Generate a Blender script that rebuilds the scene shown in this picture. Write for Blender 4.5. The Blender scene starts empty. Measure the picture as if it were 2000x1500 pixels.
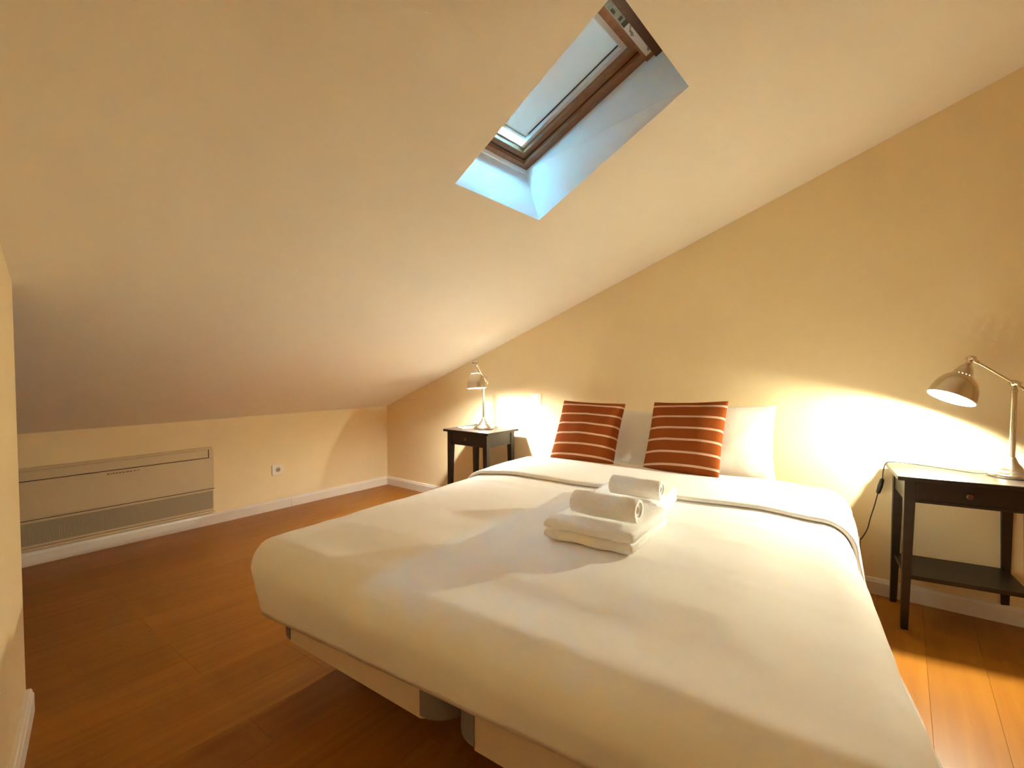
import bpy, bmesh, math, random
from mathutils import Vector, Matrix, noise
random.seed(7)
S = bpy.context.scene
COL = S.collection
PI = math.pi

# ------------------------------------------------------------------ camera
cd = bpy.data.cameras.new('camera')
cam = bpy.data.objects.new('camera', cd); COL.objects.link(cam)
cd.sensor_fit = 'HORIZONTAL'; cd.sensor_width = 36.0
cd.lens = 36.0 * 980.0 / 2000.0
cd.clip_start = 0.02
cam.location = (4.305, -3.384, 1.25)
cam.rotation_euler = (PI/2 - math.atan(34/980), 0, math.radians(37.8))
S.camera = cam

# ------------------------------------------------------------------ world (overcast daylight outside the roof window)
SKY = 16.0
wd = bpy.data.worlds.new('sky'); S.world = wd; wd.use_nodes = True
bg = wd.node_tree.nodes['Background']
bg.inputs['Color'].default_value = (0.18, 0.64, 1.0, 1)
bg.inputs['Strength'].default_value = SKY

# ------------------------------------------------------------------ exposure
S.view_settings.view_transform = 'Standard'
S.view_settings.look = 'None'
S.view_settings.gamma = 1.0
S.view_settings.use_curve_mapping = False
S.view_settings.exposure = 3.92
S.cycles.max_bounces = 14
S.cycles.diffuse_bounces = 10
S.cycles.glossy_bounces = 5
S.cycles.sample_clamp_indirect = 8
S.cycles.caustics_reflective = False
S.cycles.caustics_refractive = False
BULB_R = 370.0     # bulb of the lamp on the right
BULB_L = 265.0     # bulb of the lamp on the left
BULB_COL = (1.0, 0.98, 0.86)
BULB_COL_R = (1.0, 0.965, 0.72)     # the right-hand bulb is the yellower one

# ------------------------------------------------------------------ materials
def mat(name, col, rough=0.6, metal=0.0, bump=None, vary=None, spec=0.5, coat=0.0, noise_scale=None):
    m = bpy.data.materials.new(name); m.use_nodes = True
    nt = m.node_tree; b = nt.nodes['Principled BSDF']
    b.inputs['Base Color'].default_value = (*col, 1)
    b.inputs['Roughness'].default_value = rough
    b.inputs['Metallic'].default_value = metal
    b.inputs['Specular IOR Level'].default_value = spec
    b.inputs['Coat Weight'].default_value = coat
    tc = nt.nodes.new('ShaderNodeTexCoord')
    if vary:                       # (scale, amount): faint mottling of the paint or cloth
        n = nt.nodes.new('ShaderNodeTexNoise'); n.inputs['Scale'].default_value = vary[0]; n.inputs['Detail'].default_value = 4
        nt.links.new(tc.outputs['Object'], n.inputs['Vector'])
        mx = nt.nodes.new('ShaderNodeMix'); mx.data_type = 'RGBA'
        mx.inputs[6].default_value = (*[c*(1-vary[1]) for c in col], 1)
        mx.inputs[7].default_value = (*[min(1, c*(1+vary[1])) for c in col], 1)
        nt.links.new(n.outputs['Fac'], mx.inputs[0]); nt.links.new(mx.outputs[2], b.inputs['Base Color'])
    if bump:                       # (scale, strength, distance)
        n2 = nt.nodes.new('ShaderNodeTexNoise'); n2.inputs['Scale'].default_value = bump[0]; n2.inputs['Detail'].default_value = 3
        nt.links.new(tc.outputs['Object'], n2.inputs['Vector'])
        bp = nt.nodes.new('ShaderNodeBump'); bp.inputs['Strength'].default_value = bump[1]; bp.inputs['Distance'].default_value = bump[2]
        nt.links.new(n2.outputs['Fac'], bp.inputs['Height']); nt.links.new(bp.outputs['Normal'], b.inputs['Normal'])
    return m

def wood_mat(name, c1, c2, rough, grain=(22, 22, 1.3), per_object=0.0, coat=0.0):
    m = bpy.data.materials.new(name); m.use_nodes = True
    nt = m.node_tree; b = nt.nodes['Principled BSDF']
    b.inputs['Roughness'].default_value = rough; b.inputs['Coat Weight'].default_value = coat
    b.inputs['Coat Roughness'].default_value = 0.25
    tc = nt.nodes.new('ShaderNodeTexCoord'); mp = nt.nodes.new('ShaderNodeMapping')
    mp.inputs['Scale'].default_value = grain
    oi = nt.nodes.new('ShaderNodeObjectInfo')
    ad = nt.nodes.new('ShaderNodeVectorMath'); ad.operation = 'MULTIPLY_ADD'
    ad.inputs[1].default_value = (37, 53, 91)
    cb = nt.nodes.new('ShaderNodeCombineXYZ')
    for i in range(3): nt.links.new(oi.outputs['Random'], cb.inputs[i])
    nt.links.new(cb.outputs[0], ad.inputs[0]); nt.links.new(tc.outputs['Object'], mp.inputs['Vector'])
    nt.links.new(mp.outputs[0], ad.inputs[2])
    n = nt.nodes.new('ShaderNodeTexNoise'); n.inputs['Scale'].default_value = 1.0; n.inputs['Detail'].default_value = 5
    n.inputs['Distortion'].default_value = 0.6
    nt.links.new(ad.outputs[0], n.inputs['Vector'])
    r = nt.nodes.new('ShaderNodeValToRGB')
    r.color_ramp.elements[0].position = 0.3; r.color_ramp.elements[0].color = (*c1, 1)
    r.color_ramp.elements[1].position = 0.72; r.color_ramp.elements[1].color = (*c2, 1)
    nt.links.new(n.outputs['Fac'], r.inputs['Fac'])
    out = r.outputs['Color']
    if per_object:
        hs = nt.nodes.new('ShaderNodeHueSaturation')
        mr = nt.nodes.new('ShaderNodeMapRange'); mr.inputs['To Min'].default_value = 1 - per_object; mr.inputs['To Max'].default_value = 1 + per_object
        nt.links.new(oi.outputs['Random'], mr.inputs['Value']); nt.links.new(mr.outputs[0], hs.inputs['Value'])
        nt.links.new(out, hs.inputs['Color']); out = hs.outputs['Color']
    nt.links.new(out, b.inputs['Base Color'])
    return m

def emit_mat(name, col, strength):
    m = bpy.data.materials.new(name); m.use_nodes = True
    nt = m.node_tree; nt.nodes.remove(nt.nodes['Principled BSDF'])
    e = nt.nodes.new('ShaderNodeEmission'); e.inputs['Color'].default_value = (*col, 1); e.inputs['Strength'].default_value = strength
    nt.links.new(e.outputs[0], nt.nodes['Material Output'].inputs['Surface'])
    return m

M_WALL = mat('cream_wall_paint', (0.85, 0.715, 0.465), 0.9, bump=(240, 0.12, 0.002), vary=(5, 0.03), spec=0.2)
M_CEIL = mat('ceiling_paint', (0.90, 0.86, 0.79), 0.9, bump=(240, 0.1, 0.002), vary=(4, 0.02), spec=0.2)
M_REVEAL = mat('reveal_white_paint', (0.84, 0.84, 0.82), 0.8, bump=(150, 0.1, 0.002), spec=0.2)
M_TRIM = mat('white_gloss_trim', (0.82, 0.78, 0.72), 0.35, vary=(8, 0.02))
M_FLOOR = wood_mat('beech_laminate', (0.27, 0.096, 0.007), (0.33, 0.130, 0.012), 0.36, grain=(26, 1.4, 26), per_object=0.07)
M_FLOOR.node_tree.nodes['Principled BSDF'].inputs['Specular IOR Level'].default_value = 0.22
M_SUB = mat('subfloor', (0.10, 0.05, 0.02), 0.9, vary=(10, .1))
M_BLACK = wood_mat('black_brown_wood', (0.010, 0.006, 0.004), (0.022, 0.013, 0.009), 0.42, grain=(3, 40, 40), coat=0.0)
M_PINE = wood_mat('varnished_pine', (0.25, 0.095, 0.035), (0.36, 0.16, 0.07), 0.4, grain=(4, 40, 40))
M_DARKPINE = wood_mat('dark_varnished_wood', (0.07, 0.024, 0.012), (0.11, 0.04, 0.02), 0.45, grain=(4, 40, 40))
M_NICKEL = mat('brushed_nickel', (0.66, 0.60, 0.50), 0.22, 1.0, bump=(90, 0.05, 0.001), vary=(30, 0.03))
M_SHADEIN = mat('shade_white_enamel', (0.86, 0.84, 0.80), 0.5, vary=(20, .01))
M_LINEN = mat('white_cotton', (0.90, 0.885, 0.865), 0.95, bump=(420, 0.15, 0.001), vary=(3, 0.015), spec=0.15)
M_PILLOW = mat('white_pillowcase', (0.83, 0.80, 0.74), 0.95, bump=(60, 0.25, 0.003), vary=(6, 0.02), spec=0.15)
M_TOWEL = mat('white_terry', (0.92, 0.91, 0.90), 1.0, bump=(190, 0.5, 0.004), vary=(70, 0.03), spec=0.1)
M_BASE = mat('cream_upholstery', (0.66, 0.54, 0.40), 0.9, bump=(300, 0.2, 0.001), vary=(20, 0.04), spec=0.2)
M_CORNER = mat('grey_upholstery', (0.20, 0.175, 0.16), 0.75, bump=(200, 0.2, 0.001), vary=(20, 0.05))
M_RUBBER = mat('black_plastic', (0.012, 0.011, 0.010), 0.45, vary=(20, 0.1))
M_PLASTIC = mat('white_plastic', (0.80, 0.77, 0.70), 0.4, vary=(20, 0.01))
M_AC = mat('aged_white_casing', (0.64, 0.52, 0.34), 0.45, vary=(6, 0.02))
M_GRILLE = mat('grille_mesh', (0.40, 0.335, 0.22), 0.7, bump=(500, 0.4, 0.002), vary=(300, 0.15))
M_GAP = mat('dark_gap', (0.03, 0.015, 0.01), 0.8, vary=(20, 0.1))
M_LINING = mat('pale_grey_lining', (0.66, 0.65, 0.63), 0.45, vary=(10, 0.02))
M_PAPER = mat('white_card', (0.85, 0.84, 0.80), 0.7, vary=(30, 0.01))
M_LABEL = mat('label_white', (0.72, 0.68, 0.66), 0.5, vary=(60, 0.04))
M_LABELBLUE = mat('label_grey_blue', (0.27, 0.32, 0.34), 0.5, vary=(90, 0.45))
M_LABELGREEN = mat('label_dark_green', (0.035, 0.055, 0.035), 0.5, vary=(90, 0.3))
M_INK = mat('label_ink', (0.10, 0.08, 0.08), 0.6, vary=(60, 0.2))
M_LOGO = mat('worn_grey_print', (0.22, 0.15, 0.08), 0.6, vary=(80, 0.3))

# blind: translucent cloth
M_BLIND = bpy.data.materials.new('blind_cloth'); M_BLIND.use_nodes = True
_nt = M_BLIND.node_tree; _b = _nt.nodes['Principled BSDF']
_b.inputs['Base Color'].default_value = (0.84, 0.83, 0.81, 1); _b.inputs['Roughness'].default_value = 0.9
_tr = _nt.nodes.new('ShaderNodeBsdfTranslucent'); _tr.inputs['Color'].default_value = (0.30, 0.27, 0.24, 1)
_mx = _nt.nodes.new('ShaderNodeMixShader'); _mx.inputs[0].default_value = 0.08
_nn = _nt.nodes.new('ShaderNodeTexNoise'); _nn.inputs['Scale'].default_value = 400
_bp = _nt.nodes.new('ShaderNodeBump'); _bp.inputs['Strength'].default_value = 0.1
_nt.links.new(_nn.outputs['Fac'], _bp.inputs['Height']); _nt.links.new(_bp.outputs[0], _b.inputs['Normal'])
_nt.links.new(_b.outputs[0], _mx.inputs[1]); _nt.links.new(_tr.outputs[0], _mx.inputs[2])
_nt.links.new(_mx.outputs[0], _nt.nodes['Material Output'].inputs['Surface'])
# window glass: a thin pane
M_GLASS = bpy.data.materials.new('window_glass'); M_GLASS.use_nodes = True
_nt = M_GLASS.node_tree; _nt.nodes.remove(_nt.nodes['Principled BSDF'])
_t = _nt.nodes.new('ShaderNodeBsdfTransparent'); _t.inputs['Color'].default_value = (0.93, 0.96, 0.96, 1)
_g = _nt.nodes.new('ShaderNodeBsdfGlossy'); _g.inputs['Roughness'].default_value = 0.02
_mx = _nt.nodes.new('ShaderNodeMixShader'); _mx.inputs[0].default_value = 0.06
_nt.links.new(_t.outputs[0], _mx.inputs[1]); _nt.links.new(_g.outputs[0], _mx.inputs[2])
_nt.links.new(_mx.outputs[0], _nt.nodes['Material Output'].inputs['Surface'])

# cushion: terracotta with woven stripes (stripes follow the cushion's own height)
def cushion_mat(h):
    m = bpy.data.materials.new('striped_terracotta'); m.use_nodes = True
    nt = m.node_tree; b = nt.nodes['Principled BSDF']; b.inputs['Roughness'].default_value = 0.95
    b.inputs['Specular IOR Level'].default_value = 0.1
    uv = nt.nodes.new('ShaderNodeUVMap'); sp = nt.nodes.new('ShaderNodeSeparateXYZ')
    nt.links.new(uv.outputs[0], sp.inputs[0])
    a = nt.nodes.new('ShaderNodeMath'); a.operation = 'MULTIPLY_ADD'; a.inputs[1].default_value = 6.05; a.inputs[2].default_value = -0.05
    nt.links.new(sp.outputs['Y'], a.inputs[0])
    f = nt.nodes.new('ShaderNodeMath'); f.operation = 'FRACT'; nt.links.new(a.outputs[0], f.inputs[0])
    r = nt.nodes.new('ShaderNodeValToRGB'); r.color_ramp.interpolation = 'CONSTANT'
    e = r.color_ramp.elements
    base = (0.265, 0.062, 0.011, 1); cream = (0.74, 0.52, 0.40, 1); mid = (0.55, 0.27, 0.15, 1)
    e[0].position = 0; e[0].color = base; e[1].position = 0.42; e[1].color = cream
    for p, c in ((0.485, mid), (0.515, cream), (0.58, base)):
        q = e.new(p); q.color = c
    nt.links.new(f.outputs[0], r.inputs[0]); nt.links.new(r.outputs[0], b.inputs['Base Color'])
    n = nt.nodes.new('ShaderNodeTexNoise'); n.inputs['Scale'].default_value = 350
    tc = nt.nodes.new('ShaderNodeTexCoord'); nt.links.new(tc.outputs['Object'], n.inputs['Vector'])
    bp = nt.nodes.new('ShaderNodeBump'); bp.inputs['Strength'].default_value = 0.35; bp.inputs['Distance'].default_value = 0.002
    nt.links.new(n.outputs['Fac'], bp.inputs['Height']); nt.links.new(bp.outputs[0], b.inputs['Normal'])
    return m
M_CUSH = cushion_mat(0.46)

# ------------------------------------------------------------------ mesh helpers
def obj(name, bm, mats, parent=None, smooth=False):
    me = bpy.data.meshes.new(name); bmesh.ops.recalc_face_normals(bm, faces=bm.faces[:])
    bm.to_mesh(me); bm.free()
    for m in (mats if isinstance(mats, (list, tuple)) else [mats]): me.materials.append(m)
    if smooth:
        for p in me.polygons: p.use_smooth = True
    o = bpy.data.objects.new(name, me); COL.objects.link(o)
    if parent: o.parent = parent
    return o

def smooth_by_angle(o, ang=35):
    me = o.data
    for p in me.polygons: p.use_smooth = True
    me.set_sharp_from_angle(angle=math.radians(ang))
    return o

def empty(name, loc=(0, 0, 0), rotz=0.0):
    o = bpy.data.objects.new(name, None); COL.objects.link(o)
    o.location = loc; o.rotation_euler = (0, 0, rotz); o.empty_display_size = 0.05
    return o

def tag(o, label, cat, group=None):
    o['label'] = label; o['category'] = cat
    if group: o['group'] = group
    return o

def struct(o, label=None):
    o['kind'] = 'structure'
    if label: o['label'] = label
    return o

def add_box(bm, lo, hi, bev=0.0, seg=2):
    vs = [bm.verts.new((x, y, z)) for x in (lo[0], hi[0]) for y in (lo[1], hi[1]) for z in (lo[2], hi[2])]
    fs = [bm.faces.new([vs[i] for i in f]) for f in ((0,1,3,2),(4,6,7,5),(0,4,5,1),(2,3,7,6),(0,2,6,4),(1,5,7,3))]
    if bev:
        es = list({e for f in fs for e in f.edges})
        bmesh.ops.bevel(bm, geom=es, offset=bev, segments=seg, affect='EDGES', profile=0.5)
    return vs

def box(lo, hi, bev=0.0, seg=2):
    bm = bmesh.new(); add_box(bm, lo, hi, bev, seg); return bm

def hexa(bm, pts):
    """box from eight points: four of one face then four of the opposite face, same order"""
    v = [bm.verts.new(p) for p in pts]
    for f in ((0,1,2,3), (7,6,5,4), (0,4,5,1), (1,5,6,2), (2,6,7,3), (3,7,4,0)):
        bm.faces.new([v[i] for i in f])

def frame_of(axis):
    a = Vector(axis).normalized()
    t = Vector((0, 0, 1)) if abs(a.z) < 0.9 else Vector((1, 0, 0))
    x = a.cross(t).normalized(); y = a.cross(x)
    return a, x, y

def add_lathe(bm, origin, axis, prof, n=32, cap=True, mat_index=0, skip=None):
    a, x, y = frame_of(axis); o = Vector(origin); rings = []
    for t, r in prof:
        rings.append([bm.verts.new(o + a*t + (x*math.cos(2*PI*k/n) + y*math.sin(2*PI*k/n))*r) for k in range(n)])
    for i in range(len(rings)-1):
        for k in range(n):
            if skip and skip(i, k): continue
            f = bm.faces.new((rings[i][k], rings[i][(k+1) % n], rings[i+1][(k+1) % n], rings[i+1][k])); f.material_index = mat_index
    if cap:
        bm.faces.new(rings[0][::-1]).material_index = mat_index; bm.faces.new(rings[-1]).material_index = mat_index
    return rings

def lathe(origin, axis, prof, n=32, cap=True):
    bm = bmesh.new(); add_lathe(bm, origin, axis, prof, n, cap); return bm

def add_tube(bm, pts, r, n=8):
    pts = [Vector(p) for p in pts]; rings = []; prev = None
    for i, p in enumerate(pts):
        d = (pts[min(i+1, len(pts)-1)] - pts[max(i-1, 0)]).normalized()
        if prev is None:
            _, x, y = frame_of(d)
        else:
            x = (prev - d*prev.dot(d)).normalized(); y = d.cross(x)
        prev = x
        rings.append([bm.verts.new(p + (x*math.cos(2*PI*k/n) + y*math.sin(2*PI*k/n))*r) for k in range(n)])
    for i in range(len(rings)-1):
        for k in range(n):
            bm.faces.new((rings[i][k], rings[i][(k+1) % n], rings[i+1][(k+1) % n], rings[i+1][k]))
    bm.faces.new(rings[0][::-1]); bm.faces.new(rings[-1])

def spline(pts, n=10):
    """Catmull-Rom through the points"""
    P = [Vector(p) for p in pts]; P = [P[0]*2-P[1]] + P + [P[-1]*2-P[-2]]; out = []
    for i in range(1, len(P)-2):
        for k in range(n):
            t = k/n
            out.append(0.5*((2*P[i]) + (P[i+1]-P[i-1])*t + (2*P[i-1]-5*P[i]+4*P[i+1]-P[i+2])*t*t + (3*P[i]-P[i-1]-3*P[i+1]+P[i+2])*t**3))
    out.append(P[-2]); return out

# ------------------------------------------------------------------ the room
SL, KH = 0.387, 0.832                       # roof slope and knee wall height
NZ = math.sqrt(1 + SL*SL)
def P(x, y, off=0.0): return Vector((x, y, KH + SL*x + off*NZ))   # point on the roof plane, off metres above it
XR, YF = 6.3, -4.7

floor = struct(obj('floor', box((0, YF, -0.03), (XR, 0, -0.0095)), M_SUB), 'warm beech laminate floor')
PW, PL = 0.192, 1.29
def plank_mesh(length, width):
    bm = bmesh.new(); g = 0.0002; c = 0.0005
    lo = (g, g); hi = (width-g, length-g)
    b = [bm.verts.new((x, y, -0.009)) for x, y in ((lo[0], lo[1]), (hi[0], lo[1]), (hi[0], hi[1]), (lo[0], hi[1]))]
    m = [bm.verts.new((x, y, -c)) for x, y in ((lo[0], lo[1]), (hi[0], lo[1]), (hi[0], hi[1]), (lo[0], hi[1]))]
    t = [bm.verts.new((x, y, 0)) for x, y in ((lo[0]+c, lo[1]+c), (hi[0]-c, lo[1]+c), (hi[0]-c, hi[1]-c), (lo[0]+c, hi[1]-c))]
    for A, B in ((b, m), (m, t)):
        for i in range(4): bm.faces.new((A[i], A[(i+1) % 4], B[(i+1) % 4], B[i]))
    bm.faces.new(t)
    bmesh.ops.recalc_face_normals(bm, faces=bm.faces[:])
    me = bpy.data.meshes.new('plank'); bm.to_mesh(me); bm.free(); me.materials.append(M_FLOOR); return me
_pm = {}
ix = 0; x = 0.0
while x < XR - 0.01:
    w = round(min(PW, XR - x), 3)
    y = 0.0 - random.choice((0.0, 0.32, 0.64, 0.96)) ; first = -y if y < 0 else 0
    segs = []
    top = 0.0; ln = first if first > 0.05 else PL
    while top > YF + 0.01:
        l = round(min(ln, top - YF), 3); segs.append((top - l, l)); top -= l; ln = PL
    for y0, l in segs:
        if (w, l) not in _pm: _pm[(w, l)] = plank_mesh(l, w)
        o = bpy.data.objects.new('plank', _pm[(w, l)]); COL.objects.link(o); o.location = (x, y0, 0); o.parent = floor
    x += PW; ix += 1

# walls (slabs standing on the floor)
def slab(name, pts, thick_dir, m, label=None):
    bm = bmesh.new(); t = Vector(thick_dir)
    a = [bm.verts.new(p) for p in pts]; b = [bm.verts.new(Vector(p)+t) for p in pts]; n = len(pts)
    bm.faces.new(a); bm.faces.new(b[::-1])
    for i in range(n): bm.faces.new((a[i], a[(i+1) % n], b[(i+1) % n], b[i]))
    o = obj(name, bm, m); struct(o, label); return o
slab('wall_back', [(0, 0, 0), (XR, 0, 0), (XR, 0, KH+SL*XR), (0, 0, KH)], (0, 0.12, 0), M_WALL, 'cream gable wall behind the bed')
slab('wall_left', [(0, 0, 0), (0, YF, 0), (0, YF, KH), (0, 0, KH)], (-0.12, 0, 0), M_WALL, 'low cream knee wall under the slope')
slab('wall_right', [(XR, 0, 0), (XR, YF, 0), (XR, YF, KH+SL*XR), (XR, 0, KH+SL*XR)], (0.12, 0, 0), M_WALL)
slab('wall_recess', [(0, YF, 0), (XR, YF, 0), (XR, YF, KH+SL*XR), (0, YF, KH)], (0, -0.12, 0), M_WALL)
FW0 = Vector((1.836, -3.060, 0)); FWD = Vector((0.975, -0.222, 0)).normalized()
FWN = Vector((FWD.y, -FWD.x, 0)); FWN = FWN if FWN.y < 0 else -FWN      # away from the bed
FW1 = FW0 + FWD*4.575
slab('wall_front', [FW0, FW1, P(FW1.x, FW1.y), P(FW0.x, FW0.y)], FWN*0.12, M_WALL, 'cream end of the wall opposite the headboard')

# sloping ceiling with the roof window opening
HOLE = [(2.907, -1.368), (2.918, -1.957), (3.650, -2.117), (3.680, -1.540)]
HOLE[2] = (3.684, -2.124)
bm = bmesh.new()
out = [(0, 0), (0, YF), (XR, YF), (XR, 0)]
vo = [bm.verts.new(P(*q)) for q in out]; vh = [bm.verts.new(P(*q)) for q in HOLE]
for i in range(4): bm.faces.new((vo[i], vo[(i+1) % 4], vh[(i+1) % 4], vh[i]))
struct(obj('ceiling', bm, M_CEIL), 'sloping cream ceiling with a roof window')

# skirting
def skirt_bm(p0, p1, nrm, h=0.088, t=0.018):
    """moulded skirting from p0 to p1, standing proud along nrm"""
    p0, p1, n = Vector(p0), Vector(p1), Vector(nrm).normalized()
    prof = [(0.0005, 0), (t, 0), (t, h-0.02), (t-0.003, h-0.016), (t-0.006, h-0.004), (t-0.010, h), (0.0005, h)]
    bm = bmesh.new()
    A = [bm.verts.new(p0 + n*a + Vector((0, 0, b))) for a, b in prof]; B = [bm.verts.new(p1 + n*a + Vector((0, 0, b))) for a, b in prof]
    for i in range(len(prof)): bm.faces.new((A[i], A[(i+1) % len(prof)], B[(i+1) % len(prof)], B[i]))
    bm.faces.new(A[::-1]); bm.faces.new(B); return bm
struct(obj('baseboard_back', skirt_bm((0.0005, 0, 0), (XR, 0, 0), (0, -1, 0)), M_TRIM), 'white skirting along the gable wall')
bl = struct(obj('baseboard_left', skirt_bm((0, -1.0755, 0), (0, -0.0185, 0), (1, 0, 0)), M_TRIM), 'white skirting along the knee wall')
obj('skirting_board', skirt_bm((0, YF+0.02, 0), (0, -1.078, 0), (1, 0, 0)), M_TRIM, bl)
struct(obj('baseboard_front', skirt_bm(FW0 + FWD*0.004, FW1, -FWN, 0.088, 0.022), M_TRIM), 'white skirting on the wall end opposite the headboard')
struct(obj('baseboard_right', skirt_bm((XR, -0.019, 0), (XR, YF, 0), (-1, 0, 0)), M_TRIM))

# ------------------------------------------------------------------ roof window
win = empty('window_1', P(3.25, -1.74)); struct(win, 'roof window with a pale blind in a timber frame')
wloc = win.location.copy()
X0, Y0, SH = 2.835, -1.388, 0.134
def Q(xi, b, off): return P(X0 + xi, Y0 - SH*xi - b, off) - wloc
XT, BW = 0.84, 0.59                          # length along the slope, width
def bar(bm, xi0, xi1, b0, b1, o0, o1):
    hexa(bm, [Q(xi0, b0, o0), Q(xi1, b0, o0), Q(xi1, b1, o0), Q(xi0, b1, o0), Q(xi0, b0, o1), Q(xi1, b0, o1), Q(xi1, b1, o1), Q(xi0, b1, o1)])
def ring(xi0, xi1, b0, b1, wx0, wx1, wb, o0, o1):
    bm = bmesh.new()
    bar(bm, xi0, xi0+wx0, b0, b1, o0, o1); bar(bm, xi1-wx1, xi1, b0, b1, o0, o1)
    bar(bm, xi0+wx0, xi1-wx1, b0, b0+wb, o0, o1); bar(bm, xi0+wx0, xi1-wx1, b1-wb, b1, o0, o1)
    return bm
# plaster reveals (four boards)
h = [P(*q) - wloc for q in HOLE]
inner = [Q(0, 0, 0.25), Q(0, BW, 0.25), Q(XT, BW, 0.25), Q(XT, 0, 0.25)]
cen = sum(h, Vector())/4
for i in range(4):
    j = (i+1) % 4
    A = [h[i], h[j], inner[j], inner[i]]
    mid = (h[i]+h[j])/2; outw = (mid-cen); outw.z = 0; outw = outw.normalized()*0.02; outw.z = SL*outw.x + 0.002
    bm = bmesh.new(); hexa(bm, A + [p + outw for p in A]); obj('reveal_board', bm, M_REVEAL, win)
fr = obj('frame', ring(-0.05, XT+0.06, -0.05, BW+0.05, 0.082, 0.18, 0.094, 0.252, 0.36), M_PINE, win)
obj('sash', ring(0.034, 0.70, 0.046, BW-0.046, 0.024, 0.078, 0.034, 0.272, 0.345), M_PINE, win)
bm = ring(0.031, 0.663, 0.0435, BW-0.0435, 0.0034, 0.003, 0.0030, 0.2665, 0.2718); obj('gap_shade_strip', bm, M_DARKPINE, win)  # dark strip standing in for the shaded gap between frame and sash
bm = ring(0.0585, 0.6215, 0.081, BW-0.081, 0.004, 0.03, 0.022, 0.292, 0.335)
obj('sash_lining', bm, M_LINING, win)
bm = bmesh.new(); bar(bm, 0.045, 0.70, 0.06, BW-0.06, 0.346, 0.352); obj('glass_pane', bm, M_GLASS, win)
blind = bmesh.new(); bar(blind, 0.088, 0.5912, 0.1032, BW-0.1032, 0.315, 0.3165); bo = obj('roller_blind', blind, M_BLIND, win)
bm = bmesh.new(); bar(bm, 0.081, 0.092, 0.102, BW-0.102, 0.306, 0.3145); obj('blind_bottom_bar', bm, M_LINING, bo)
bm = bmesh.new(); bar(bm, 0.083, 0.091, 0.094, 0.1015, 0.303, 0.3145); obj('blind_end_cap', bm, M_RUBBER, bo)
bm = bmesh.new(); bar(bm, 0.11, 0.588, 0.1034, 0.1052, 0.3095, 0.3145); obj('blind_guide', bm, M_RUBBER, bo)
bm = bmesh.new(); bar(bm, 0.0005, 0.010, 0.0005, BW-0.0005, 0.236, 0.2515); obj('sill_reflection_strip', bm, M_REVEAL, win)  # white strip standing in for light reflected off the frame sill
vb = bmesh.new(); bar(vb, 0.660, 0.698, 0.006, BW-0.006, 0.236, 0.2515); vbo = obj('ventilation_bar', vb, M_PINE, win)
bm = bmesh.new(); bar(bm, 0.6985, 0.83, 0.004, BW-0.004, 0.225, 0.2515); obj('header_board', bm, M_DARKPINE, win)
bm = bmesh.new(); bar(bm, 0.670, 0.6955, 0.036, 0.50, 0.2345, 0.2358); lb = obj('label_plate', bm, M_LABEL, vbo)
bm = bmesh.new(); bar(bm, 0.6712, 0.6945, 0.262, 0.499, 0.2338, 0.2344)
obj('label_picture', bm, M_LABELBLUE, vbo)
bm = bmesh.new(); bar(bm, 0.6725, 0.6935, 0.236, 0.2615, 0.2338, 0.2344); bar(bm, 0.676, 0.690, 0.275, 0.29, 0.2330, 0.2337); bar(bm, 0.674, 0.684, 0.32, 0.345, 0.2330, 0.2337)
obj('label_green_square', bm, M_LABELGREEN, vbo)
bm = bmesh.new()
for b0, b1, xi in ((0.212, 0.226, 0.690), (0.208, 0.218, 0.686), (0.180, 0.212, 0.6825), (0.170, 0.205, 0.679), (0.176, 0.19, 0.675), (0.05, 0.07, 0.690), (0.05, 0.064, 0.686)):
    bar(bm, xi, xi+0.0022, b0, b1, 0.2338, 0.2344)
obj('label_print', bm, M_INK, vbo)

# ------------------------------------------------------------------ floor-level air conditioner on the knee wall
ac = tag(empty('air_conditioner', (0, -2.34, 0.098)), 'long low cream air conditioner set in the knee wall', 'air conditioner')
def L(o, p): return Vector(p) - o.location
def lbox(root, lo, hi, bev=0.0, seg=2): return box(L(root, lo), L(root, hi), bev, seg)
y0, y1 = -2.93, -1.712
bm = bmesh.new()
prof = [(0.001, 0.112), (0.018, 0.112), (0.024, 0.118), (0.026, 0.29), (0.028, 0.56), (0.024, 0.60), (0.012, 0.616), (0.001, 0.618)]
for ya, yb in ((y0, y1),):
    A = [bm.verts.new(L(ac, (a, ya, b))) for a, b in prof]
    B0 = [bm.verts.new(L(ac, (a, yb-0.012, b))) for a, b in prof]
    B = [bm.verts.new(L(ac, (max(0.001, a-0.010) if a > .002 else a, yb, b - (0.004 if b > .6 else 0)))) for a, b in prof]
    n = len(prof)
    for R0, R1 in ((A, B0), (B0, B)):
        for i in range(n): bm.faces.new((R0[i], R0[(i+1) % n], R1[(i+1) % n], R1[i]))
    bm.faces.new(A[::-1]); bm.faces.new(B)
obj('casing', bm, M_AC, ac)
obj('front_panel', lbox(ac, (0.0265, y0+0.01, 0.300), (0.032, y1-0.004, 0.533), 0.002), M_AC, ac)
bm = lbox(ac, (0.0285, y0+0.01, 0.534), (0.0296, y1-0.035, 0.5385))
add_box(bm, L(ac, (0.0285, -1.7545, 0.5386)), L(ac, (0.0296, -1.7485, 0.600)))
obj('outlet_gap', bm, M_GAP, ac)
fl = obj('outlet_flap', lbox(ac, (0.0270, y0+0.01, 0.541), (0.0335, -1.756, 0.596), 0.002), M_AC, ac)
obj('upper_seam', lbox(ac, (0.0262, y0+0.01, 0.5985), (0.0272, -1.765, 0.6005)), M_GRILLE, ac)
gr = obj('intake_grille', lbox(ac, (0.0255, y0+0.01, 0.132), (0.0285, y1-0.012, 0.272), 0.001), M_GRILLE, ac)
bm = bmesh.new()
yy = y0+0.02
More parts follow.
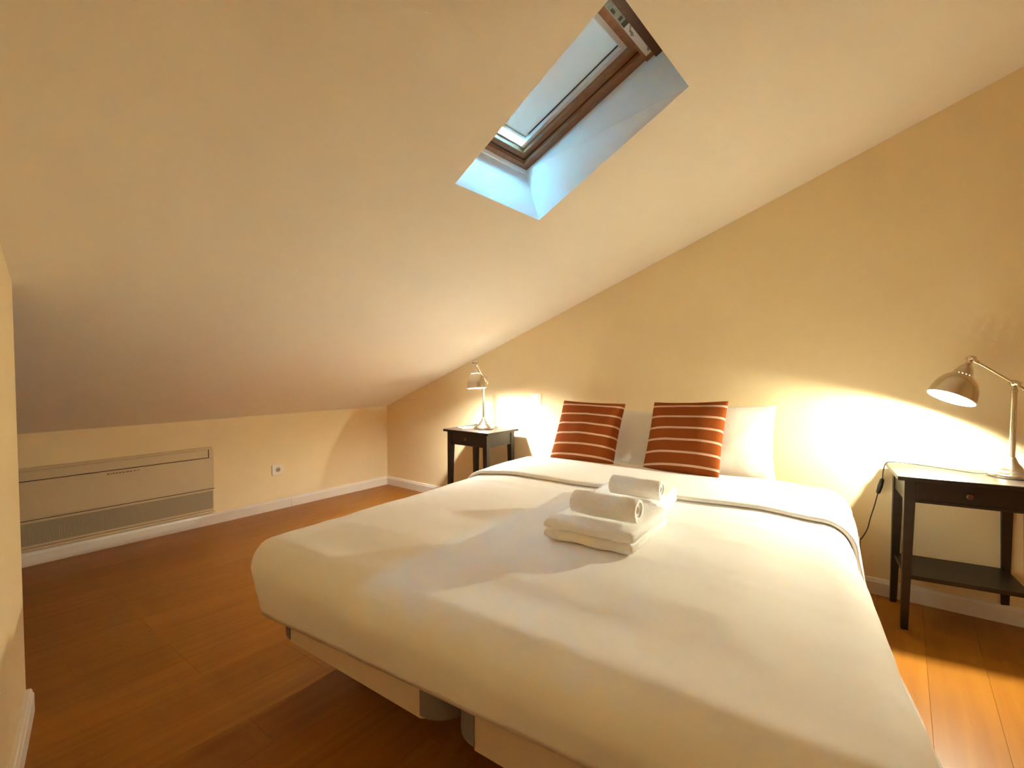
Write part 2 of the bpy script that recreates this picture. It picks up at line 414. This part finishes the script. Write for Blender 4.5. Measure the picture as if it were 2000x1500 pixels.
while yy < y1-0.02:
    add_box(bm, L(ac, (0.0286, yy, 0.134)), L(ac, (0.0300, yy+0.0022, 0.270))); yy += 0.0085
g2 = obj('grille_bars', bm, M_GRILLE, gr)
g2['kind'] = 'stuff'
obj('panel_seam', lbox(ac, (0.0260, y0+0.01, 0.286), (0.0275, y1+0.0, 0.2905)), M_GAP, ac)
obj('lower_edge', lbox(ac, (0.012, y0, 0.0985), (0.030, y1+0.002, 0.111), 0.003), M_AC, ac)
bm = bmesh.new()
for k, (a, w_, hh) in enumerate(((0, .012, .010), (.018, .008, .009), (.03, .016, .008), (.05, .010, .010), (.066, .014, .008), (.086, .012, .009), (.105, .020, .008), (.13, .012, .008), (.15, .016, .006), (.172, .014, .005))):
    add_box(bm, L(ac, (0.0322, -2.39+a, 0.514-hh/2)), L(ac, (0.0326, -2.39+a+w_, 0.514+hh/2)), 0.0001, 1)
obj('worn_print', bm, M_LOGO, ac)

# ------------------------------------------------------------------ wall plates
so = tag(empty('wall_socket', (0.0, -1.194, 0.348)), 'square white wall socket low on the knee wall', 'socket')
obj('cover_plate', box((0.0005, -0.047, -0.045), (0.0105, 0.047, 0.045), 0.003), M_PLASTIC, so)
bm = bmesh.new(); add_lathe(bm, (0.0108, 0.004, 0), (1, 0, 0), [(0, 0.024), (0.002, 0.024), (0.002, 0.021)], 28, cap=False)
smooth_by_angle(obj('socket_rim', bm, M_PLASTIC, so))
smooth_by_angle(obj('socket_well', lathe((0.0106, 0.004, 0), (1, 0, 0), [(0, 0.0205), (0.0006, 0.0205)], 28), M_GRILLE, so))
bm = bmesh.new()
for d in (-0.009, 0.009): add_lathe(bm, (0.0113, 0.004+d, 0.0), (1, 0, 0), [(0, 0.0035), (0.0006, 0.0035)], 12)
obj('socket_hole', bm, M_GAP, so)
sw = tag(empty('light_switch', (1.933, 0.0, 0.985)), 'square white light switch beside the left bedside lamp', 'switch')
obj('cover_plate', box((-0.050, -0.0105, -0.045), (0.050, -0.0005, 0.045), 0.003), M_PLASTIC, sw)
obj('rocker', box((-0.032, -0.0155, -0.030), (0.032, -0.0108, 0.030), 0.002), M_PLASTIC, sw)
hk = tag(empty('wall_hook', (0.425, 0, 0.920)), 'tiny dark hook in the gable wall near the low corner', 'hook')
bm = bmesh.new(); add_tube(bm, [(0, -0.0005, 0), (0, -0.016, 0.0), (0, -0.020, 0.006), (0, -0.020, 0.014)], 0.0035, 8); add_lathe(bm, (0, -0.0005, 0), (0, -1, 0), [(0, 0.008), (0.003, 0.007)], 12)
obj('hook', bm, M_NICKEL, hk)

# ------------------------------------------------------------------ bed
ROT = math.radians(5.5)                    # the duvet lies a little askew on the bed
ROT_B = math.radians(1.6)
BED = Vector((2.395, -2.425, 0.0))
BU = Vector((math.cos(ROT), math.sin(ROT), 0)); BV = Vector((-math.sin(ROT), math.cos(ROT), 0))
def W(u, v, z): return BED + BU*u + BV*v + Vector((0, 0, z))
BWID, BLEN = 1.86, 2.17
bed = tag(empty('double_bed', BED, ROT_B), 'wide double bed of two cream upholstered bases side by side', 'bed')

def rounded_rect(u0, u1, v0, v1, r, n=8):
    pts = []
    for cx, cy, a0 in ((u1-r, v1-r, 0), (u0+r, v1-r, PI/2), (u0+r, v0+r, PI), (u1-r, v0+r, 1.5*PI)):
        for k in range(n+1):
            a = a0 + PI/2*k/n; pts.append((cx + r*math.cos(a), cy + r*math.sin(a)))
    return pts
def prism(pts, z0, z1, bev=0.0):
    bm = bmesh.new(); A = [bm.verts.new((*p, z0)) for p in pts]; B = [bm.verts.new((*p, z1)) for p in pts]; n = len(pts)
    bm.faces.new(A[::-1]); t = bm.faces.new(B)
    for i in range(n): bm.faces.new((A[i], A[(i+1) % n], B[(i+1) % n], B[i]))
    if bev:
        es = [e for e in bm.edges if abs(e.verts[0].co.z - e.verts[1].co.z) < 1e-6]
        bmesh.ops.bevel(bm, geom=es, offset=bev, segments=3, affect='EDGES')
    return bm
ZB0, ZB1, ZM1 = 0.207, 0.385, 0.552
RC = 0.10
def corner_arc(cx, cy, a0, r, n=8, t=0.004, ext=0.0):
    bm = bmesh.new(); ring_ = []
    angs = [a0 + PI/2*k/n for k in range(n+1)]
    z0, z1 = ZB0-0.002, ZB1-0.004
    for a in angs:
        c, s = math.cos(a), math.sin(a)
        ring_.append([bm.verts.new((cx + rr*c, cy + rr*s, z)) for rr, z in ((r-0.03, z0), (r-0.012, z0-0.001), (r+t, z0+0.014), (r+t, z1), (r-0.03, z1))])
    for i in range(n):
        for k in range(5):
            bm.faces.new((ring_[i][k], ring_[i][(k+1) % 5], ring_[i+1][(k+1) % 5], ring_[i+1][k]))
    bm.faces.new(ring_[0][::-1]); bm.faces.new(ring_[-1]); return bm
for s in range(2):
    u0 = 0.002 + s*0.914; u1 = u0 + 0.904
    bs = smooth_by_angle(obj('bed_base', prism(rounded_rect(u0, u1, 0, BLEN, RC), ZB0, ZB1, 0.012), M_BASE, bed))
    for cx, cy, a0 in ((u1-RC, BLEN-RC, 0), (u0+RC, BLEN-RC, PI/2), (u0+RC, RC, PI), (u1-RC, RC, 1.5*PI)):
        smooth_by_angle(obj('corner_cover', corner_arc(cx, cy, a0, RC), M_CORNER, bs))
    smooth_by_angle(obj('mattress', prism(rounded_rect(0.008 + s*0.862, 0.862 + s*0.85, 0.012, BLEN-0.03, 0.07), ZB1+0.001, ZM1, 0.03), M_LINEN, bed))
    for lu in (u0+0.16, u1-0.16):
        for lv in (0.30, BLEN-0.18):
            smooth_by_angle(obj('leg', lathe((lu, lv, 0.0005), (0, 0, 1), [(0, 0.022), (0.01, 0.024), (ZB0-0.002, 0.028)], 16), M_RUBBER, bed))

# ------------------------------------------------------------------ duvet
RHO = 0.115
def wr(u, v, seed=0.0):
    """soft wrinkles and puffiness of the cloth"""
    n1 = noise.noise(Vector((u*1.6, v*1.1, 3.1+seed)))*0.011
    n2 = noise.noise(Vector((u*5.0+2*v, v*3.0, 7.7+seed)))*0.0035
    n3 = noise.noise(Vector((u*2.0, v*14.0+u, 1.7+seed)))*0.0026
    return n1 + n2 + n3
def drape(du, dv, D):
    """cloth distance past the two edges -> (distance, direction)"""
    d = max(du, dv)
    if d <= 0: return 0.0, (0.0, 0.0)
    if du <= 0: return d, (0, 1)
    if dv <= 0: return d, (1, 0)
    th = (PI/4)*(dv/du) if du >= dv else PI/2 - (PI/4)*(du/dv)
    return d, (math.cos(th), math.sin(th))
def cloth_point(s, t, U0, U1, V0, ztop, flare, lift=0.0, seed=0.0):
    """(s,t) flat cloth coordinates in bed space -> local position"""
    U1 = U1 + 0.105*max(0.0, 1 - max(0.0, t)/1.5)      # lies wider towards the foot
    U0 = U0 - 0.028*max(0.0, 1 - max(0.0, t)/0.8)
    V0 = V0 - 0.070*max(0.0, min(1.9, s))
    if s < U0: du, sg, eu = U0 - s, -1, U0
    elif s > U1: du, sg, eu = s - U1, 1, U1
    else: du, sg, eu = 0.0, 1, s
    dv, ev = (V0 - t, V0) if t < V0 else (0.0, t)
    d, (cu, cv) = drape(du, dv, 0)
    rho = RHO + lift
    q = rho*PI/2
    if d <= q:
        o_ = rho*math.sin(d/rho); dr = rho*(1-math.cos(d/rho))
    else:
        fl = flare[1]*cv*cv + (flare[0] if sg < 0 else flare[2] + (flare[3]-flare[2])*min(1.0, max(0.0, t/1.9)))*cu*cu
        o_ = rho + (d-q)*math.sin(fl); dr = rho + (d-q)*math.cos(fl)
    k = max(0.0, 1 - d/0.30)
    wob = noise.noise(Vector((s*4.0, t*4.0, 11+seed)))
    fold = 0.016*wob*min(1.0, d/0.2)
    o2 = o_ + fold
    u = eu + sg*cu*o2; v = ev - cv*o2
    z = ztop - dr + wr(s, t, seed)*k + 0.010*wob*(1-k)
    return Vector((u, v, z))
def axis_steps(a, b, st): n = max(2, int(round((b-a)/st))); return [a + (b-a)*i/n for i in range(n+1)]
DU0, DU1, DV0, DV1 = -0.005, 1.785, 0.045, 2.02
def ztop_at(s, t):
    e = min(1.0, max(0.0, min(s-DU0, DU1-s, t-DV0)/0.25)); e = e*e*(3-2*e)
    return 0.574 + 0.018*e
FLARE = [math.radians(a) for a in (-17, -14, 30, 6)]     # hang of the left side, foot, right side (foot to head)
def make_cloth(name, S0, S1, T0, T1, step, lift, parent, seed):
    bm = bmesh.new(); ss = axis_steps(S0, S1, step); ts = axis_steps(T0, T1, step)
    g = []
    for t in ts:
        row = []
        for s in ss:
            row.append(bm.verts.new(cloth_point(s, t, DU0-lift*0.3, DU1+lift*0.3, DV0, ztop_at(s, t)+lift, FLARE, lift, seed)))
        g.append(row)
    for j in range(len(ts)-1):
        for i in range(len(ss)-1): bm.faces.new((g[j][i], g[j][i+1], g[j+1][i+1], g[j+1][i]))
    bmesh.ops.recalc_face_normals(bm, faces=bm.faces[:])
    o = obj(name, bm, M_LINEN, parent, smooth=True)
    return o
duvet = tag(empty('duvet', BED, ROT), 'white duvet spread over the double bed', 'duvet')
HANG = 0.335
dc = make_cloth('duvet_cover', DU0-HANG-0.02, DU1+HANG+0.10, DV0-HANG-0.035, DV1, 0.022, 0.0, duvet, 0.0)
sm = dc.modifiers.new('thickness', 'SOLIDIFY'); sm.thickness = 0.014; sm.offset = -1 if True else 1
# turned-down top part: a thicker band with a rounded front edge
def make_fold():
    bm = bmesh.new(); st = 0.02
    ss = axis_steps(DU0-HANG+0.03, DU1+HANG, st)
    V_F = 1.385
    # section along t: lower front, rolled edge, top
    sec = [(V_F+0.05, 0.004), (V_F+0.014, 0.004), (V_F+0.004, 0.008), (V_F, 0.015), (V_F+0.004, 0.022), (V_F+0.015, 0.026)] + \
          [(V_F+0.015+(1.985-V_F-0.015)*k/26, 0.026 + 0.004*math.sin(k/26*PI)) for k in range(1, 27)]
    g = []
    for t, lf in sec:
        row = []
        for s in ss:
            tt = t + 0.012*math.sin(s*3.1+0.6) + 0.006*math.sin(s*9.0)
            p = cloth_point(s, tt, DU0, DU1, DV0, ztop_at(s, tt), FLARE, 0.0, 0.0)
            # push out along the surface normal by lf
            e = 0.006
            px = cloth_point(s+e, tt, DU0, DU1, DV0, ztop_at(s+e, tt), FLARE, 0.0, 0.0)
            py = cloth_point(s, tt+e, DU0, DU1, DV0, ztop_at(s, tt+e), FLARE, 0.0, 0.0)
            n = (px-p).cross(py-p).normalized()
            row.append(bm.verts.new(p + n*lf))
        g.append(row)
    for j in range(len(sec)-1):
        for i in range(len(ss)-1): bm.faces.new((g[j][i], g[j][i+1], g[j+1][i+1], g[j+1][i]))
    return bm
fd = obj('turned_down_fold', make_fold(), M_LINEN, duvet, smooth=True)

# ------------------------------------------------------------------ pillows and cushions
def pillow_bm(w, h, th, n=26, pinch=0.05, seed=0.0, crease=0.004, flange=0.0, power=0.42):
    bm = bmesh.new(); uvl = bm.loops.layers.uv.new('UVMap'); sides = []
    for sgn in (-1, 1):
        g = []
        for j in range(n+1):
            row = []
            for i in range(n+1):
                a = -1 + 2*i/n; b = -1 + 2*j/n
                aa = math.sin(a*PI/2); bb = math.sin(b*PI/2)
                e = max(0.0, (1-aa*aa)*(1-bb*bb))**power
                x = aa*(w/2)*(1 - pinch*(1-bb*bb)); z = h/2 + bb*(h/2)*(1 - pinch*(1-aa*aa))
                c = noise.noise(Vector((x*7+seed, z*7, seed*3.1)))*crease*3*e + noise.noise(Vector((x*18+seed, z*18, 2+seed)))*crease*e
                y = sgn*(th/2*e) + c + 0.0
                row.append((Vector((x, y, z)), (i/n, (bb+1)/2)))
            g.append(row)
        sides.append(g)
    vmap = {}
    def V(sd, j, i):
        edge = i in (0, n) or j in (0, n)
        key = (0 if edge else sd, j, i)
        if key not in vmap: vmap[key] = bm.verts.new(sides[sd][j][i][0])
        return vmap[key]
    for sd in (0, 1):
        for j in range(n):
            for i in range(n):
                idx = ((j, i), (j, i+1), (j+1, i+1), (j+1, i))
                f = bm.faces.new([V(sd, *q) for q in (idx if sd == 0 else idx[::-1])])
                for lp, q in zip(f.loops, (idx if sd == 0 else idx[::-1])): lp[uvl].uv = sides[sd][q[0]][q[1]][1]
    return bm
def place(o, loc, yaw, lean, roll=0.0):
    o.matrix_world = Matrix.Translation(loc) @ Matrix.Rotation(yaw, 4, 'Z') @ Matrix.Rotation(-lean, 4, 'X') @ Matrix.Rotation(roll, 4, 'Y')
    return o
ZP = 0.598
p1 = obj('pillow', pillow_bm(0.72, 0.405, 0.14, seed=1.3, crease=0.005), M_PILLOW, smooth=True)
place(p1, (2.665, -0.245, 0.570), math.radians(5), math.radians(24), math.radians(0))
tag(p1, 'white pillow at the left, behind the left striped cushion', 'pillow', 'white bed pillows')
p2 = obj('pillow', pillow_bm(0.72, 0.455, 0.12, seed=4.9, crease=0.006), M_PILLOW, smooth=True)
place(p2, (3.390, -0.222, 0.570), math.radians(4), math.radians(16), math.radians(-2.0))
tag(p2, 'white pillow at the right, behind the right striped cushion', 'pillow', 'white bed pillows')
c1 = obj('cushion', pillow_bm(0.46, 0.46, 0.15, seed=2.2, crease=0.004, pinch=0.045), M_CUSH, smooth=True)
place(c1, (2.62, -0.470, ZP), math.radians(7), math.radians(29), math.radians(1))
tag(c1, 'left of the two striped terracotta cushions, nearer the nightstand in the corner', 'cushion', 'striped terracotta cushions')
c2 = obj('cushion', pillow_bm(0.48, 0.48, 0.15, seed=6.1, crease=0.004, pinch=0.045), M_CUSH, smooth=True)
place(c2, (3.262, -0.415, ZP), math.radians(-7), math.radians(26), math.radians(-4.0))
tag(c2, 'right of the two striped terracotta cushions, lit brighter orange', 'cushion', 'striped terracotta cushions')

# ------------------------------------------------------------------ towels
def folded_towel(w, d, layers, th, seed):
    """a towel folded over on itself: a continuous band zig-zagging, rounded folds at the front"""
    bm = bmesh.new(); nx = 26
    path = []
    for k in range(layers):
        z = th*(k+0.5)
        ys = [0.02 + (d-0.04)*q/12 for q in range(13)]
        if k % 2: ys = ys[::-1]
        path.append((z, ys))
    # each layer is its own soft slab, joined at the folds
    for k in range(layers):
        z0 = th*k; z1 = th*(k+1)
        sec = []
        ny = 14
        r = th*0.48
        for q in range(7):
            a = -PI/2 - PI*q/6
            sec.append((r + r*math.cos(a)*1.0, (z0+z1)/2 + r*math.sin(a)*1.0))
        sec2 = [(d*q/ny, z1 - th*0.02) for q in range(1, ny)]
        back = []
        for q in range(7):
            a = PI/2 - PI*q/6
            back.append((d - r + r*math.cos(a), (z0+z1)/2 + r*math.sin(a)))
        bot = [(d*q/ny, z0 + th*0.02) for q in range(ny-1, 0, -1)]
        loop = sec + sec2 + back + bot
        prev = None
        for i in range(nx+1):
            xx = -w/2 + w*i/nx
            endf = 1.0
            ed = min(i, nx-i)
            if ed < 2: endf = (0.72, 0.93)[ed]
            rowv = []
            off = 0.008*noise.noise(Vector((seed, k*1.7, 0.5)))
            for (yy, zz) in loop:
                zc = (z0+z1)/2
                n = noise.noise(Vector((xx*13+seed, yy*9, k*3.3)))*0.004 + noise.noise(Vector((xx*50+seed, yy*50, zz*50)))*0.0014
                up = noise.noise(Vector((xx*5+seed*2, k*2.0, 1.0)))*0.006*(1.0 if k else 0.2)
                sag = -0.006*(1.0 - min(1, yy/0.08)) if k == layers-1 else 0.0
                rowv.append(bm.verts.new((xx + off + n, yy + (0.010*noise.noise(Vector((xx*6, k*5.1, seed)))) , max(0.0015, zc + (zz-zc)*endf + n + up*(0.5 if zz < zc else 1) + (sag*0.4)))))
            if prev:
                m = len(loop)
                for j in range(m): bm.faces.new((prev[j], prev[(j+1) % m], rowv[(j+1) % m], rowv[j]))
            else: bm.faces.new(rowv[::-1])
            prev = rowv
        bm.faces.new(prev)
    return bm
def rolled_towel(length, r, seed):
    """spiral roll lying along x"""
    bm = bmesh.new(); turns = 3.2; n = 84; nl = 20; pitch = (r-0.008)/turns
    outer = []; 
    for k in range(n+1):
        f = k/n; a = f*turns*2*PI; rr = 0.008 + (r-0.008)*f
        outer.append((rr*math.cos(a - turns*2*PI - 2.2), rr*math.sin(a - turns*2*PI - 2.2)))
    inner = []
    for k in range(n+1):
        f = k/n; a = f*turns*2*PI; rr = max(0.003, 0.008 + (r-0.008)*f - pitch*0.86)
        inner.append((rr*math.cos(a - turns*2*PI - 2.2), rr*math.sin(a - turns*2*PI - 2.2)))
    G = []
    for i in range(nl+1):
        x = -length/2 + length*i/nl
        ed = min(i, nl-i); sq = (0.93, 0.985)[ed] if ed < 2 else 1.0
        row = []
        for lst in (outer, inner[::-1]):
            for k, (y, z) in enumerate(lst):
                kk = k/n if lst is outer else 1-k/n
                skew = (kk-0.5)*0.018*(1 if i > nl/2 else -1)*(1 if ed < 3 else 0.0)
                ns = noise.noise(Vector((x*16+seed, y*30, z*30)))*0.0025
                # outer flap edge runs slightly diagonal
                row.append(bm.verts.new((x + skew, (y+ns)*sq, (z*0.93+ns)*sq + r*0.93)))
        G.append(row)
    m = len(G[0])
    for i in range(nl):
        for j in range(m): bm.faces.new((G[i][j], G[i][(j+1) % m], G[i+1][(j+1) % m], G[i+1][j]))
    h = n+1
    for row in (G[0], G[-1]):
        for k in range(n): bm.faces.new((row[k], row[k+1], row[m-2-k], row[m-1-k]))
    return bm
ZT = 0.600
TR_ = math.radians(4)
t1 = obj('folded_towel', folded_towel(0.345, 0.40, 2, 0.041, 1.0), M_TOWEL, smooth=True)
t1.location = (3.425, -1.815, ZT); t1.rotation_euler = (0, 0, TR_)
tag(t1, 'thick white towel folded in two layers, under the front roll', 'towel', 'white towels on the bed')
t2 = obj('folded_towel', folded_towel(0.33, 0.36, 3, 0.022, 5.0), M_TOWEL, smooth=True)
t2.location = (3.335, -1.36, ZT); t2.rotation_euler = (0, 0, math.radians(7))
tag(t2, 'white towel folded in thin layers, under the rear roll near the cushions', 'towel', 'white towels on the bed')
t3 = obj('rolled_towel', rolled_towel(0.245, 0.052, 2.0), M_TOWEL, smooth=True)
t3.location = (3.445, -1.70, ZT+0.083); t3.rotation_euler = (0, 0, math.radians(1))
tag(t3, 'front rolled white towel on the thick folded towel', 'towel', 'white towels on the bed')
t4 = obj('rolled_towel', rolled_towel(0.215, 0.050, 9.0), M_TOWEL, smooth=True)
t4.location = (3.385, -1.29, ZT+0.068); t4.rotation_euler = (0, 0, math.radians(2))
tag(t4, 'rear rolled white towel, the one nearer the cushions', 'towel', 'white towels on the bed')

# ------------------------------------------------------------------ bedside tables
ZTAB = 0.735
def side_table(loc, rot, label, w):
    t = tag(empty('side_table', (*loc, 0), rot), label, 'table', 'black-brown bedside tables')
    d = 0.395                       # local: x 0..w, y 0 (front) .. d (back)
    obj('tabletop', box((0, 0, ZTAB-0.020), (w, d, ZTAB), 0.003), M_BLACK, t)
    lx0, lx1, ly0, ly1 = 0.030, w-0.030, 0.022, d-0.022
    lw = 0.042
    for sx in (0, 1):
        for sy in (0, 1):
            X = lx0 if sx == 0 else lx1-lw; Y = ly0 if sy == 0 else ly1-lw
            bm = bmesh.new(); tp = 0.014
            # square top, tapering on the two inner faces
            x0b, x1b = (X, X+lw-tp) if sx == 0 else (X+tp, X+lw)
            y0b, y1b = (Y, Y+lw-tp) if sy == 0 else (Y+tp, Y+lw)
            zt, zm = ZTAB-0.0205, 0.60
            R = [[(X, Y, zt), (X+lw, Y, zt), (X+lw, Y+lw, zt), (X, Y+lw, zt)], [(X, Y, zm), (X+lw, Y, zm), (X+lw, Y+lw, zm), (X, Y+lw, zm)],
                 [(x0b, y0b, 0.0005), (x1b, y0b, 0.0005), (x1b, y1b, 0.0005), (x0b, y1b, 0.0005)]]
            V = [[bm.verts.new(p) for p in r] for r in R]
            for a, b in ((0, 1), (1, 2)):
                for i in range(4): bm.faces.new((V[a][i], V[a][(i+1) % 4], V[b][(i+1) % 4], V[b][i]))
            bm.faces.new(V[0]); bm.faces.new(V[2][::-1])
            obj('leg', bm, M_BLACK, t)
    za, zb = 0.612, ZTAB-0.0208
    for lo, hi in (((lx0+0.006, ly0+lw, za), (lx0+0.022, ly1-lw, zb)), ((lx1-0.022, ly0+lw, za), (lx1-0.006, ly1-lw, zb)), ((lx0+lw, ly1-0.022, za), (lx1-lw, ly1-0.006, zb))):
        obj('apron', box(lo, hi, 0.001), M_BLACK, t)
    obj('front_rail', box((lx0+lw, ly0+0.006, za), (lx1-lw, ly0+0.02, za+0.014), 0.001), M_BLACK, t)
    dr = obj('drawer', box((lx0+lw+0.002, ly0+0.003, za+0.016), (lx1-lw-0.002, ly0+0.021, zb-0.003), 0.0015), M_BLACK, t)
    kx, kz = w/2, (za+zb)/2+0.004
    smooth_by_angle(obj('knob', lathe((kx, ly0+0.0025, kz), (0, -1, 0), [(0, 0.006), (0.008, 0.006), (0.012, 0.012), (0.020, 0.0135), (0.024, 0.010), (0.0245, 0.004)], 18), M_DARKPINE, dr))
    zs = 0.262
    obj('shelf', box((lx0+0.012, ly0+0.012, zs-0.02), (lx1-0.012, ly1-0.012, zs), 0.002), M_BLACK, t)
    return t
side_table((1.312, -0.460), 0.0, 'small black-brown side table in the low corner left of the bed', 0.49)
RT_ROT = math.radians(8)
side_table((4.302, -0.415), RT_ROT, 'black-brown side table with drawer and low shelf right of the bed', 0.525)

# ------------------------------------------------------------------ lamps
def desk_lamp(base, pivot_h, joint, axis, tail, strength, wide, dome_h, label, cord, switch):
    base = Vector(base); t = tag(empty('desk_lamp', base), label, 'lamp', 'nickel bedside lamps')
    prof = [(0.0, 0.086), (0.006, 0.088), (0.014, 0.086), (0.018, 0.080), (0.021, 0.066), (0.028, 0.062), (0.034, 0.052), (0.038, 0.042), (0.048, 0.036), (0.062, 0.024), (0.078, 0.017), (0.088, 0.014), (0.092, 0.010)]
    smooth_by_angle(obj('lamp_base', lathe((0, 0, 0.003), (0, 0, 1), prof, 40), M_NICKEL, t), 50)
    smooth_by_angle(obj('base_pad', lathe((0, 0, 0.0004), (0, 0, 1), [(0, 0.087), (0.0024, 0.087)], 40), M_RUBBER, t))
    piv = Vector((0, 0, pivot_h)); J = Vector(joint) - base
    bm = lathe((0, 0, 0.094), (0, 0, 1), [(0, 0.0108), (pivot_h-0.094-0.045, 0.0108), (pivot_h-0.094-0.044, 0.0125), (pivot_h-0.094-0.030, 0.0125), (pivot_h-0.094-0.026, 0.009), (pivot_h-0.094-0.016, 0.009)], 20)
    smooth_by_angle(obj('pole', bm, M_NICKEL, t))
    d = (J - piv).normalized()
    side = d.cross(Vector((0, 0, 1))).normalized()
    bm = bmesh.new()
    bmesh.ops.create_uvsphere(bm, u_segments=20, v_segments=12, radius=0.016, matrix=Matrix.Translation(piv))
    add_lathe(bm, piv - side*0.026, side, [(0, 0.009), (0.006, 0.011), (0.046, 0.011), (0.052, 0.009)], 16)
    smooth_by_angle(obj('pivot_joint', bm, M_NICKEL, t))
    bm = bmesh.new(); add_tube(bm, [piv - d*tail, piv, J - d*0.012], 0.0052, 12)
    add_lathe(bm, piv - d*(tail+0.012), d, [(0, 0.005), (0.004, 0.010), (0.026, 0.010), (0.030, 0.006)], 16)
    add_lathe(bm, J - d*0.040, d, [(0, 0.006), (0.006, 0.0085), (0.030, 0.0085)], 16)
    smooth_by_angle(obj('arm', bm, M_NICKEL, t))
    A = Vector(axis).normalized()
    bm = bmesh.new()
    bmesh.ops.create_uvsphere(bm, u_segments=18, v_segments=10, radius=0.015, matrix=Matrix.Translation(J))
    add_lathe(bm, J - side*0.024, side, [(0, 0.008), (0.006, 0.011), (0.042, 0.011), (0.048, 0.008)], 16)
    add_lathe(bm, J + A*0.008, A, [(0, 0.010), (0.022, 0.012), (0.026, 0.017), (0.034, 0.017)], 18)
    smooth_by_angle(obj('head_joint', bm, M_NICKEL, t))
    # shade with a ring of slots; white inside
    O = J + A*0.034
    outer = [(0.0, 0.016), (0.006, 0.022), (0.018, 0.029), (0.034, 0.0355), (0.046, 0.040), (0.0535, 0.0440), (0.0575, 0.0480), (0.066, 0.058), (0.078, 0.069), (0.092, 0.078), (0.110, 0.086), (0.134, 0.092), (0.156, 0.0955), (0.172, 0.0970)]
    outer = [(a, 0.014 + (q-0.014)*wide) for a, q in outer]
    bm = bmesh.new(); N = 60
    skip = lambda i, k: i == 5 and k % 3 == 0
    ro = add_lathe(bm, O, A, outer, N, cap=False, mat_index=0, skip=skip)
    innerp = [(a+0.0004, max(0.003, r-0.0022)) for a, r in outer]
    ri = add_lathe(bm, O, A, innerp, N, cap=False, mat_index=1, skip=skip)
    for k in range(N):
        f = bm.faces.new((ro[-1][k], ro[-1][(k+1) % N], ri[-1][(k+1) % N], ri[-1][k])); f.material_index = 0
    f = bm.faces.new(ro[0]); f.material_index = 0
    me = bpy.data.meshes.new('lamp_shade'); bm.to_mesh(me); bm.free(); me.materials.append(M_NICKEL); me.materials.append(M_SHADEIN)
    so_ = bpy.data.objects.new('lamp_shade', me); COL.objects.link(so_); so_.parent = t
    smooth_by_angle(so_, 40)
    bm = lathe(O + A*0.006, A, [(0, 0.011), (0.062, 0.014), (0.065, 0.011)], 18)
    obj('bulb_holder', bm, M_PLASTIC, so_)
    # lamp bulb: white plastic body, glowing front dome
    zb = 0.164 - dome_h
    bb = smooth_by_angle(obj('bulb_body', lathe(O + A*(zb-0.040), A, [(0, 0.010), (0.010, 0.015), (0.026, 0.023), (0.036, 0.0255), (0.0395, 0.0260)], 24), M_PLASTIC, so_), 80)
    dome = [(dome_h*math.sin(q), 0.002 + 0.0255*math.cos(q)) for q in [PI/2*k/7 for k in range(8)]]
    smooth_by_angle(obj('bulb_dome', lathe(O + A*zb, A, dome, 24), emit_mat('bulb_glow', BULB_COL_R if switch else BULB_COL, strength), t), 80)
    bm = bmesh.new(); add_tube(bm, [Vector(p) - base for p in spline(cord, 8)], 0.0028, 8)
    co = smooth_by_angle(obj('power_cord', bm, M_RUBBER, t), 60)
    if switch:
        p, q = Vector(switch[0]) - base, Vector(switch[1]) - base
        bm = bmesh.new(); a = (q-p)
        add_lathe(bm, p, a, [(0, 0.005), (0.006, 0.010), (a.length*0.5, 0.0125), (a.length-0.006, 0.010), (a.length, 0.005)], 12)
        smooth_by_angle(obj('inline_switch', bm, M_RUBBER, co), 50)
    return t
ZL = ZTAB + 0.0004
desk_lamp((4.722, -0.115, ZL), 0.437, (4.562, -0.205, 1.288), (-0.340, -0.268, -0.900), 0.060, BULB_R, 0.96, 0.017,
          'nickel lamp with tilted glowing shade on the right bedside table', 
          [(4.64, -0.135, ZL+0.010), (4.60, -0.125, ZL+0.004), (4.50, -0.085, ZL+0.004), (4.38, -0.058, ZL+0.008), (4.29, -0.062, ZL+0.010), (4.252, -0.066, ZL+0.002), (4.240, -0.066, 0.69), (4.236, -0.062, 0.634), (4.221, -0.058, 0.576), (4.206, -0.055, 0.50), (4.190, -0.052, 0.431), (4.169, -0.050, 0.342), (4.111, -0.046, 0.245), (4.02, -0.040, 0.20)],
          [(4.2375, -0.064, 0.652), (4.219, -0.057, 0.566)])
desk_lamp((1.580, -0.252, ZL), 0.425, (1.618, -0.400, 1.284), (0.10, -0.02, -0.99), 0.075, BULB_L, 0.72, 0.050,
          'nickel lamp with upright bell shade on the left nightstand in the corner',
          [(1.50, -0.262, ZL+0.010), (1.46, -0.250, ZL+0.004), (1.40, -0.20, ZL+0.004), (1.36, -0.12, ZL+0.005), (1.34, -0.085, ZL+0.004), (1.335, -0.062, ZL+0.002), (1.334, -0.050, 0.70), (1.334, -0.046, 0.55), (1.335, -0.045, 0.35), (1.34, -0.05, 0.12)], None)
cardo = obj('folded_card', bmesh.new(), M_PAPER)
bm = bmesh.new(); add_box(bm, (0, 0, 0.0004), (0.11, 0.15, 0.0030), 0.0008, 1)
bm.verts.ensure_lookup_table(); bm.to_mesh(cardo.data); bm.free()
cardo.location = (1.345, -0.315, ZTAB); cardo.rotation_euler = (0, 0, math.radians(-22))
tag(cardo, 'small white card lying on the left nightstand beside the lamp', 'card')
